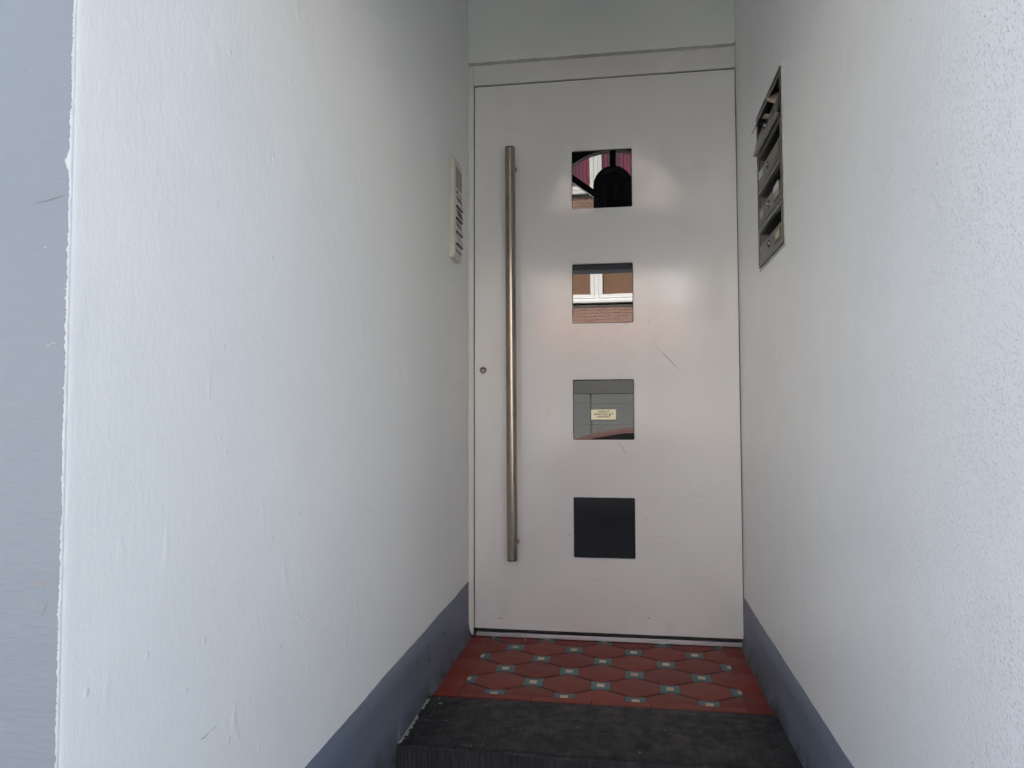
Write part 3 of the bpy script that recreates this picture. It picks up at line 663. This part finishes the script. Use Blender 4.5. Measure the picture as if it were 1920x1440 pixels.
# surround
mbox('surround', yN, yN+.008, MZ0+.001, MZ1-.001, -.05, .0015, MAT['bronze']); mbox('surround', yFr-.008, yFr, MZ0+.001, MZ1-.001, -.05, .0015, MAT['bronze'])
mbox('surround', yN+.0082, yFr-.0082, MZ1-.0085, MZ1-.001, -.05, .0020, MAT['bronze']); mbox('surround', yN+.0082, yFr-.0082, MZ0+.001, MZ0+.0075, -.05, .0020, MAT['bronze'])
mbox('plaster_edge', MY1-.010, MY1-.0002, MZ0-.006, MZ1+.012, -.02, -.001, MAT['flake'], .002)
mbox('plaster_edge', MY1-.008, MY0+.004, MZ0-.008, MZ0-.0008, -.02, -.0015, MAT['caulk'], .002)
bh = (MZ1-MZ0-.016)/4; yi0, yi1 = yN+.0088, yFr-.0088
for k in range(4):           # 0 = top
    zt = MZ1-.0085-k*bh; zb = zt-bh+.0025
    lab = ['top letterbox with its front hanging ajar and post sticking out', None, None, None][k]
    # head strip is the box body
    B_ = mbox('letterbox', yi0, yi1, zt-.015, zt-.0010, -.045, .0005, MAT['bronze'])
    if lab: B_['label'] = lab
    mbox('head_rail', yi0+.001, yi1-.001, zt-.0185, zt-.0160, -.02, .0040, MAT['bronze_l'] if k else MAT['bronze'], .0005, B_)
    zs1, zs0 = zt-.0190, zt-.0580    # slot
    mbox('side_cheek', yi0, yi0+.009, zs0, zs1+.003, -.045, .0, MAT['bronze'], .0004, B_); mbox('side_cheek', yi1-.012, yi1, zs0, zs1+.003, -.045, .0, MAT['bronze'], .0004, B_)
    mbox('slot_liner', yi1-.0150, yi1-.0122, zs0, zs1, -.040, -.004, MAT['bronze_l'], 0, B_)
    mbox('slot_flap', yi0+.010, yi1-.0125, zs1-.004, zs1-.0012, -.036, -.002, MAT['bronze'], 0, B_)
    if k:
        pn = mbox('front_panel', yi0+.0003, yi1-.0003, zb, zs0-.0005, -.010, .0, MAT['bronze'], .0008, B_); rot = piv = None
    else:
        rot = Matrix.Rotation(R(13), 3, 'Y'); piv = Vector((MX, 0, zs0))
        pn = mbox('front_panel', yi0+.0003, yi1-.0003, zb, zs0-.0005, -.006, .0, MAT['bronze'], .0008, B_, rot, piv)
    zc = zb+.030; yc = (yi0+yi1)/2+.012
    def tp(b):
        if rot is not None: bmesh.ops.rotate(b, verts=b.verts, cent=piv, matrix=rot)
        return b
    b = nb(); cyl(b, (MX, yc, zc), (MX-.0045, yc, zc), .0108, 28); cyl(b, (MX-.0045, yc, zc), (MX-.0060, yc, zc), .0080, 24); o = obj('lock', tp(b), MAT['chrome'], B_); sharp(o)
    b = nb(); bx(b, MX-.0064, MX-.0060, yc-.0009, yc+.0009, zc-.005, zc+.005); obj('keyhole', tp(b), MAT['black'], B_)
    ny0 = yi0+.020; 
    b = nb(); bx(b, MX-.0022, MX-.0002, ny0, ny0+.070, zb+.012, zb+.042, .0006); obj('name_plate', tp(b), MAT['brass'], B_)
    b = nb(); bx(b, MX-.0028, MX-.0023, ny0+.006, ny0+.052, zb+.018, zb+.036); obj('name_card', tp(b), [MAT['label_mid'], MAT['brass'], MAT['paper2'], MAT['signc']][k], B_)
    if k == 1: b = nb(); bx(b, MX-.0012, MX-.0003, yi1-.075, yi1-.012, zb+.028, zb+.050, rot=Matrix.Rotation(R(5), 3, 'X'), piv=Vector((MX, yi1-.04, zb+.04))); obj('sticker', b, MAT['paperw'], B_)
    if k == 2:
        b = nb(); bx(b, MX-.0012, MX-.0003, yi1-.070, yi1-.030, zb+.016, zb+.040); obj('sticker', b, MAT['paperp'], B_)
        b = nb(); bx(b, MX-.0036, MX-.0030, ny0+.002, ny0+.066, zb+.034, zb+.052, rot=Matrix.Rotation(R(-3), 3, 'X'), piv=Vector((MX, ny0+.03, zb+.04))); obj('sticker', b, MAT['paperw'], B_)
    if k == 3:
        b = nb(); bx(b, MX-.0016, MX-.0003, yi1-.072, yi1-.012, zb+.004, zb+.040, .0004); pl = obj('vent_plate', b, MAT['bronze_l'], B_)
        for q in range(3): b = nb(); bx(b, MX-.0022, MX-.0017, yi1-.062, yi1-.022, zb+.010+q*.010, zb+.0125+q*.010); obj('vent_slit', b, MAT['black'], B_)
# lifted slot flap on the top box
zs = MZ1-.0085-.0185
b = nb(); bx(b, MX-.0024, MX-.0004, yi0+.012, yi1-.004, zs-.036, zs, .0004, rot=Matrix.Rotation(R(28), 3, 'Y'), piv=Vector((MX, 0, zs)))
obj('raised_flap', b, MAT['bronze'], mb)
# worn bright lower edge of the panel that hangs open
zb0 = MZ1-.0085-bh+.0025
b = nb(); bx(b, MX-.0010, MX+.010, yi0+.001, yi1+.004, zb0-.006, zb0-.0003, .0006, rot=Matrix.Rotation(R(13), 3, 'Y'), piv=Vector((MX, 0, MZ1-.0085-.058))); obj('panel_edge', b, MAT['bronze_l'], mb)
# post in the top box
b = nb(); bx(b, MX-.017, MX+.060, yi0+.020, yi0+.072, zs-.040, zs-.030, .001, rot=Matrix.Rotation(R(-24), 3, 'Y')@Matrix.Rotation(R(34), 3, 'X'), piv=Vector((MX, yi0+.046, zs-.034)))
tag(obj('envelope', b, MAT['paper2'], loc=(MX, yi0+.045, zs-.05)), 'brownish folded envelope stuck in the slot of the top letterbox', 'envelope')
b = nb(); bx(b, MX-.013, MX+.05, yi0+.12, yi0+.175, zs-.046, zs-.0435, 0, rot=Matrix.Rotation(R(12), 3, 'Y')@Matrix.Rotation(R(12), 3, 'X'), piv=Vector((MX, yi0+.15, zs-.044)))
tag(obj('leaflet', b, MAT['signc'], loc=(MX, yi0+.14, zs-.05)), 'crumpled yellowish leaflet in the middle of the top letterbox slot', 'leaflet')

# ------------------------------------------------------------------ marks on the niche walls
def lpt(u, v, o_=.0010):
    d = fw*F+r2*(u-960)+u2*(720-v)
    k = (XL0-XL1)/2.05; t = (XL0+k*CAM.y-CAM.x)/(d.x-k*d.y); p = CAM+d*t; p.x += o_; return p
for (u, v, rx, rz) in ((713, 121, .002, .0016), (563, 962, .0006, .004), (697, 960, .0008, .003)):
    b = nb(); blob(b, lpt(u, v), rx, rz, 'x'); obj('scuff', b, MAT['scuff'], lw)
for (u0, v0, u1, v1, wd) in ((375, 1388, 392, 1372, .0014), (392, 1371, 410, 1355, .0007), (845, 730, 862, 716, .0007), (862, 716, 873, 720, .0006)):
    b = nb(); ribbon(b, path(lpt(u0, v0), lpt(u1, v1), .001, 8, .0008, (1, 0, 0)), wd, (1, 0, 0)); obj('scuff', b, MAT['scuff_l'], lw)
DS = M('dark scuff', (.035, .04, .05), .5).m
for (u, v, rx, rz, an) in ((800, 1210, .006, .011, .15), (797, 1222, .003, .008, .0), (802, 1236, .010, .007, .6), (779, 1240, .0025, .011, .1), (831, 1187, .010, .008, 0), (865, 1147, .002, .002, 0), (737, 1271, .002, .002, 0)):
    b = nb(); blob(b, lpt(u, v, .0036), rx, rz, 'x', n=13, ang=an); obj('dark_scuff', b, DS, lw)

# ------------------------------------------------------------------ fanlight in the arch
fl = empty('fanlight', (CX, -1.96, 2.18), 'black wooden fanlight with radiating bars and a ribbed arched hub over the opening', 'window')
def ring2(b, P0, P1, y0, y1):
    n = len(P0)
    V = [[b.verts.new((p[0], y, p[1])) for p in P] for P, y in ((P0, y0), (P1, y0), (P1, y1), (P0, y1))]
    V.append(V[0])
    for A, B in zip(V, V[1:]):
        for i in range(n-1): b.faces.new((A[i], A[i+1], B[i+1], B[i]))
    for e in (0, n-1): b.faces.new([V[j][e] for j in range(4)])
b = nb(); ring2(b, arch_pts(.450, .430), arch_pts(.4690, .474), -2.01, -1.90); obj('frame', b, MAT['wood'], fl)
b = nb(); ring2(b, arch_pts(.425, .405), arch_pts(.4515, .4315), -1.985, -1.925); obj('frame_bead', b, MAT['wood'], fl)
b = nb(); bx(b, -.472, .499, -2.015, -1.885, 2.101, 2.133, .004); obj('frame_rail', b, MAT['wood'], fl)
hcx, hcz = CX+.005, 2.170
hz0 = 2.134
for ang in (41, 90, 143):
    b = nb(); a_ = R(ang); L0, L1 = .10, (.395 if ang == 90 else .42)
    bx(b, hcx+L0, hcx+L1, -1.975, -1.935, hcz-.020, hcz+.020, .003, rot=Matrix.Rotation(-a_, 3, 'Y'), piv=Vector((hcx, -1.95, hcz)))
    obj('glazing_bar', b, MAT['wood'], fl)
def stilt(r, n=16, h=.168): return [(hcx+r, hz0)]+[(hcx+r*math.cos(math.pi*i/n), hz0+h+r*math.sin(math.pi*i/n)) for i in range(n+1)]+[(hcx-r, hz0)]
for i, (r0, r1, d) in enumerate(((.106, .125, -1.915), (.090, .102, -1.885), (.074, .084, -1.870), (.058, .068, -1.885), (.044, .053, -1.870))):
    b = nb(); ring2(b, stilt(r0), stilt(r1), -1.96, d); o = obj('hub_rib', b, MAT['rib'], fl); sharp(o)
b = nb(); prism(b, stilt(.124), -1.962, -1.930, axis=1); obj('hub', b, MAT['wood'], fl)
b = nb(); prism(b, arch_pts(.445, .450), -1.957, -1.953, axis=1); obj('glass', b, MAT['oldglass'], fl)

# ------------------------------------------------------------------ house across the road
YO = -16.7
bh_ = empty('brick_house', (0, YO-4, GZ), 'brick house with white windows across the road, mirrored in the door panes', 'house')
WIN = []   # x0,x1,z0,z1,fill,tilt
for fl_, zb in ((0, 3.77), (1, 6.72)):
    WIN += [(-1.80, .62, zb, zb+1.55, ['blind', 'curtain'][fl_], 0), (1.12, 3.3, zb, zb+1.55, 'sky_sheen', 0)]
def solid_minus(b, X0, X1, Z0, Z1, y0, y1, holes):
    xs = sorted({X0, X1, *[h[0] for h in holes], *[h[1] for h in holes]}); zs_ = sorted({Z0, Z1, *[h[2] for h in holes], *[h[3] for h in holes]})
    for xa, xb in zip(xs, xs[1:]):
        run = None
        for za, zb in zip(zs_, zs_[1:]):
            inside = any(h[0] <= (xa+xb)/2 <= h[1] and h[2] <= (za+zb)/2 <= h[3] for h in holes)
            if not inside: bx(b, xa, xb, y0, y1, za, zb)
b = nb(); solid_minus(b, -3.3, 4.0, 2.55, 8.45, YO-.35, YO-.012, WIN); obj('wall', b, MAT['mortar'], bh_)
b = nb(); bx(b, -3.3, 4.0, YO-9, YO-8.7, GZ, 8.45); obj('rear_wall', b, MAT['mortar'], bh_)
b = nb(); prism(b, [(YO+.1, 8.46), (YO-9.3, 8.46), (YO-4.4, 10.6)], -3.3, 4.0, axis=0); obj('roof', b, MAT['rooftile'], bh_)
# bricks, each with its own block
V = []; Fc = []
CH, BL, J = .083, .25, .012
nrow = int((8.45-2.56)/CH)
for r in range(nrow):
    z0 = 2.56+r*CH; z1 = z0+CH-J; off = [0, .125, .06, .19][r % 4]+random.uniform(-.02, .02); x = -3.28-off*.0
    if off > .03: x += -.0; 
    first = off
    while x < 3.85:
        Lb = BL-J if random.random() < .8 else BL/2-J
        if first > .03: Lb = first; first = 0
        x0, x1 = x, x+Lb; x += Lb+J
        if any(x1 > w_[0]-.001 and x0 < w_[1]+.001 and z1 > w_[2]-.001 and z0 < w_[3]+.001 for w_ in WIN):
            cut = False
            for w_ in WIN:
                if z1 > w_[2] and z0 < w_[3] and x1 > w_[0] and x0 < w_[1]:
                    if x0 < w_[0]-.03: x1 = w_[0]-.002
                    elif x1 > w_[1]+.03: x0 = w_[1]+.002
                    else: cut = True
            if cut: continue
        y1 = YO+random.uniform(-.003, .003); y0 = YO-.013; n0 = len(V)
        V += [(x0, y0, z0), (x1, y0, z0), (x1, y0, z1), (x0, y0, z1), (x0, y1, z0), (x1, y1, z0), (x1, y1, z1), (x0, y1, z1)]
        Fc += [tuple(n0+i for i in f) for f in ((4, 5, 6, 7), (0, 1, 5, 4), (1, 2, 6, 5), (2, 3, 7, 6), (3, 0, 4, 7))]
base = bh_.location
me = bpy.data.meshes.new('brick'); me.from_pydata([(v[0]-base[0], v[1]-base[1], v[2]-base[2]) for v in V], [], Fc); me.materials.append(MAT['brick'])
o = bpy.data.objects.new('brick', me); C.objects.link(o); o.parent = bh_; o['kind'] = 'stuff'
for (x0, x1, z0, z1, fill, tilt) in WIN:
    wy = YO-.10; fr = .075
    b = nb(); bx(b, x0, x1, wy-.06, wy, z0+.12, z0+.12+fr, .006); bx(b, x0, x1, wy-.06, wy, z1-fr, z1, .006)
    bx(b, x0, x0+fr, wy-.061, wy-.001, z0+.12+fr, z1-fr, .006); bx(b, x1-fr, x1, wy-.061, wy-.001, z0+.12+fr, z1-fr, .006)
    xm = (x0+x1)/2; bx(b, xm-.055, xm+.055, wy-.062, wy+.004, z0+.12+fr, z1-fr, .006)
    W_ = obj('window', b, MAT['upvc'], bh_)
    for (a_, c_) in ((x0+fr+.004, xm-.059), (xm+.059, x1-fr-.004)):
        s = .10; za, zc = z0+.12+fr+.004, z1-fr-.004
        b = nb(); bx(b, a_, c_, wy-.05, wy+.012, za, za+s, .006); bx(b, a_, c_, wy-.05, wy+.012, zc-s, zc, .006)
        bx(b, a_, a_+s, wy-.049, wy+.013, za+s, zc-s, .006); bx(b, c_-s, c_, wy-.049, wy+.013, za+s, zc-s, .006)
        if tilt and a_ < xm: bmesh.ops.rotate(b, verts=b.verts, cent=Vector((0, wy, za)), matrix=Matrix.Rotation(R(9), 3, 'X'))
        obj('sash', b, MAT['upvc'], W_)
        b = nb(); bx(b, a_+s, c_-s, wy-.018, wy-.012, za+s, zc-s)
        if fill == 'sky':
            if tilt and a_ < xm: bmesh.ops.rotate(b, verts=b.verts, cent=Vector((0, wy, za)), matrix=Matrix.Rotation(R(9), 3, 'X'))
            obj('pane', b, MAT['skyglass'], W_)
        else:
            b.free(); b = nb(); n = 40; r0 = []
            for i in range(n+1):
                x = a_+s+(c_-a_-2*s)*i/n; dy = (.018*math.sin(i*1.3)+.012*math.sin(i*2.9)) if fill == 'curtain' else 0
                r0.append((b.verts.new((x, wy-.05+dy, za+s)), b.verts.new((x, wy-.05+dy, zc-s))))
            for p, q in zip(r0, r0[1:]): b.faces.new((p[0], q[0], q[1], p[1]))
            obj({'curtain': 'curtain', 'blind': 'blind', 'sky_sheen': 'sky_sheen_sheet'}[fill], b, MAT[fill], W_, smooth=True)
    b = nb(); bx(b, x0-.04, x1+.04, YO-.16, YO+.07, z0+.055, z0+.118, .004); obj('sill', b, MAT['upvc'], W_)
    b = nb(); bx(b, x0-.0, x1+.0, YO-.40, YO-.37, z0, z1); obj('room', b, MAT['black'], W_)
# ground floor: dark band over the garage door, panels with recessed joints
b = nb(); bx(b, -3.3, 4.0, YO-.35, YO-.02, 1.412, 2.549); obj('wall_band', b, MAT['band'], bh_)
b = nb(); bx(b, -3.3, -3.0, YO-.35, YO-.02, GZ, 1.411); obj('pier', b, MAT['band'], bh_)
b = nb(); bx(b, 3.7, 4.0, YO-.35, YO-.02, GZ, 1.411); obj('pier', b, MAT['band'], bh_)
b = nb(); bx(b, -3, 3.7, YO-.35, YO-.13, GZ, 1.411); obj('garage_back', b, MAT['black'], bh_)
zj = [1.409, 1.142, .577, .012, -.553, GZ+.01]
for xa, xb in ((-2.98, -.775), (-.735, 3.68)):
    for z1, z0 in zip(zj, zj[1:]):
        b = nb(); bx(b, xa, xb, YO-.09, YO-.028, z0+.003, z1-.003, .004); obj('garage_panel', b, MAT['garage'], bh_)
b = nb(); bx(b, -.772, -.738, YO-.125, YO-.045, GZ, 1.405); obj('garage_post', b, MAT['band'], bh_)
# rendered neighbours added on both sides, pale to bounce sunlight into the niche
MAT['render'] = M('pale render', (.80, .79, .76), .8).vary(.8, .04).m
for X0_, X1_, lab_t in ((-13.5, -3.32, 'cream rendered house added left of the brick house across the road to bounce sunlight'), (4.02, 13.5, 'cream rendered house added right of the brick house across the road to bounce sunlight')):
    nh = empty('sun_bounce_house', ((X0_+X1_)/2, YO-4, GZ), lab_t, 'house')
    xs_ = [X0_+1.2+i*2.6 for i in range(4)]
    W2 = [(x, x+1.1, z0, z0+h_) for x in xs_ for z0, h_ in ((.25, 1.35), (3.2, 1.5)) if x+1.1 < X1_-.3]
    b = nb(); solid_minus(b, X0_, X1_, GZ, 5.6, YO-.35, YO, W2); obj('wall', b, MAT['render'], nh)
    b = nb(); prism(b, [(YO+.4, 5.61), (YO-9.3, 5.61), (YO-4.4, 7.9)], X0_, X1_, axis=0); obj('roof', b, MAT['rooftile'], nh)
    for (a_, c_, z0, z1) in W2:
        b = nb(); bx(b, a_, c_, YO-.2, YO-.12, z0, z0+.07); bx(b, a_, c_, YO-.2, YO-.12, z1-.07, z1); bx(b, a_, a_+.07, YO-.2, YO-.12, z0+.071, z1-.071); bx(b, c_-.07, c_, YO-.2, YO-.12, z0+.071, z1-.071); bx(b, (a_+c_)/2-.04, (a_+c_)/2+.04, YO-.2, YO-.12, z0+.071, z1-.071)
        W_ = obj('window', b, MAT['upvc'], nh); b = nb(); bx(b, a_+.071, c_-.071, YO-.17, YO-.165, z0+.071, z1-.071); obj('pane', b, MAT['skyglass'], W_)
sg = empty('sign', (-.43, YO-.02, .717), 'cream rectangular keep-clear sign fixed to the grey garage door across the road', 'sign')
b = nb(); bx(b, -.757, -.101, YO-.027, YO-.018, .717, .986, .002); obj('plate', b, MAT['signc'], sg)
b = text_bm('Ausfahrt\nTag und Nacht\nfreihalten', .088, .001, space=.78)
bmesh.ops.transform(b, matrix=Matrix.Translation((-.43, YO-.0165, .868)) @ Matrix.Rotation(math.pi, 4, 'Z') @ Matrix.Rotation(math.pi/2, 4, 'X'), verts=b.verts)
obj('lettering', b, MAT['ink'], sg)

# ------------------------------------------------------------------ parked car at the kerb
car = empty('parked_car', (.0, -6.15, -.89), 'near black hatchback with brown-red roof parked at the kerb, mirrored in the lower door panes', 'car')
def loft(b, secs):
    R_ = [[b.verts.new(p) for p in s] for s in secs]
    n = len(R_[0])
    for A, B in zip(R_, R_[1:]):
        for i in range(n): b.faces.new((A[i], A[(i+1) % n], B[(i+1) % n], B[i]))
    b.faces.new(R_[0][::-1]); b.faces.new(R_[-1])
CY, CZ = -6.15, -.89
def sec(x, zl, zh, hw, sh=.12):
    return [(x, CY-hw+.004, CZ+zl-.04), (x, CY-hw, CZ+zl+.12), (x, CY-hw, CZ+(zl+zh)*.6), (x, CY-hw+sh*.5, CZ+zh-.03), (x, CY-hw+sh*1.6, CZ+zh), (x, CY+hw-sh*1.6, CZ+zh), (x, CY+hw-sh*.5, CZ+zh-.03), (x, CY+hw, CZ+(zl+zh)*.6), (x, CY+hw, CZ+zl+.12), (x, CY+hw-.004, CZ+zl-.04)]
b = nb(); loft(b, [sec(-1.62, .35, .68, .68), sec(-1.52, .22, .74, .80), sec(-1.2, .2, .86, .86), sec(-.45, .2, 1.0, .87), sec(.6, .2, 1.0, .87), sec(1.8, .2, 1.02, .87), sec(2.35, .22, .98, .84), sec(2.5, .35, .85, .74)])
bmesh.ops.subdivide_edges(b, edges=b.edges[:], cuts=1, use_grid_fill=True, smooth=.6)
o = obj('body', b, MAT['carpaint'], car); sharp(o, 40)
def gh(x, z, hw): return [(x, CY-hw, CZ+z), (x, CY+hw, CZ+z)]
b = nb()
prof = [(-.75, .985, .80), (.02, 1.36, .62), (.34, 1.46, .60), (.70, 1.52, .58), (1.5, 1.51, .58), (2.05, 1.40, .60), (2.42, 1.00, .76)]
top = [[b.verts.new((x, CY+s*hw, CZ+z)) for s in (-1, 1)] for x, z, hw in prof]
bot = [[b.verts.new((x, CY+s*.82, CZ+.97)) for s in (-1, 1)] for x, z, hw in prof]
for i in range(len(prof)-1):
    b.faces.new((top[i][0], top[i][1], top[i+1][1], top[i+1][0]))
    for s in (0, 1): b.faces.new((top[i][s], top[i+1][s], bot[i+1][s], bot[i][s]))
for i, e in ((0, 0), (-1, 0)): b.faces.new((top[i][0], top[i][1], bot[i][1], bot[i][0]))
obj('windows', b, MAT['carglass'], car)
b = nb(); G = []
for (xa, za, ha) in prof[1:6]:
    G.append([b.verts.new((xa, CY+(ha+.012)*q/4, CZ+za+.016+.035*(1-(q/4)**2)-(.03 if abs(q) == 4 else 0))) for q in range(-4, 5)])
for A, B in zip(G, G[1:]):
    for q in range(8): b.faces.new((A[q], A[q+1], B[q+1], B[q]))
obj('roof', b, M('brown red roof paint', (.06, .022, .02), .35, coat=.4).m, car, smooth=True)
for s in (-1, 1):
    for (xa, za, ya), (xb, zb, yb) in (((-.72, 1.0, .80), (.04, 1.37, .62)), ((.85, .98, .84), (.85, 1.50, .58)), ((1.75, 1.0, .82), (1.95, 1.43, .60)), ((2.42, 1.0, .78), (2.06, 1.40, .60))):
        b = nb(); cyl(b, (xa, CY+s*ya, CZ+za), (xb, CY+s*yb, CZ+zb), .035, 8); obj('pillar', b, MAT['carpaint'], car)
    for x in (-.95, 1.75):
        b = nb(); cyl(b, (x, CY+s*.68, CZ+.31), (x, CY+s*.885, CZ+.31), .31, 32); t_ = obj('tyre', b, MAT['tyre'], car); sharp(t_)
        b = nb(); cyl(b, (x, CY+s*.80, CZ+.31), (x, CY+s*.893, CZ+.31), .20, 24); obj('rim', b, MAT['rim'], t_)
    b = nb(); bx(b, -1.60, -1.42, CY+s*.60-.13, CY+s*.60+.13, CZ+.60, CZ+.72, .03); obj('headlight', b, MAT['chrome'], car)
    b = nb(); bx(b, -.30, -.16, CY+s*.95-.07, CY+s*.95+.07, CZ+1.0, CZ+1.13, .03); obj('wing_mirror', b, MAT['carpaint'], car)

for ch in car.children_recursive:      # the body was laid out around x = 0.6; the car stands 0.6 m further left
    if ch.parent == car: ch.location.x -= .6
car.location.x -= 0
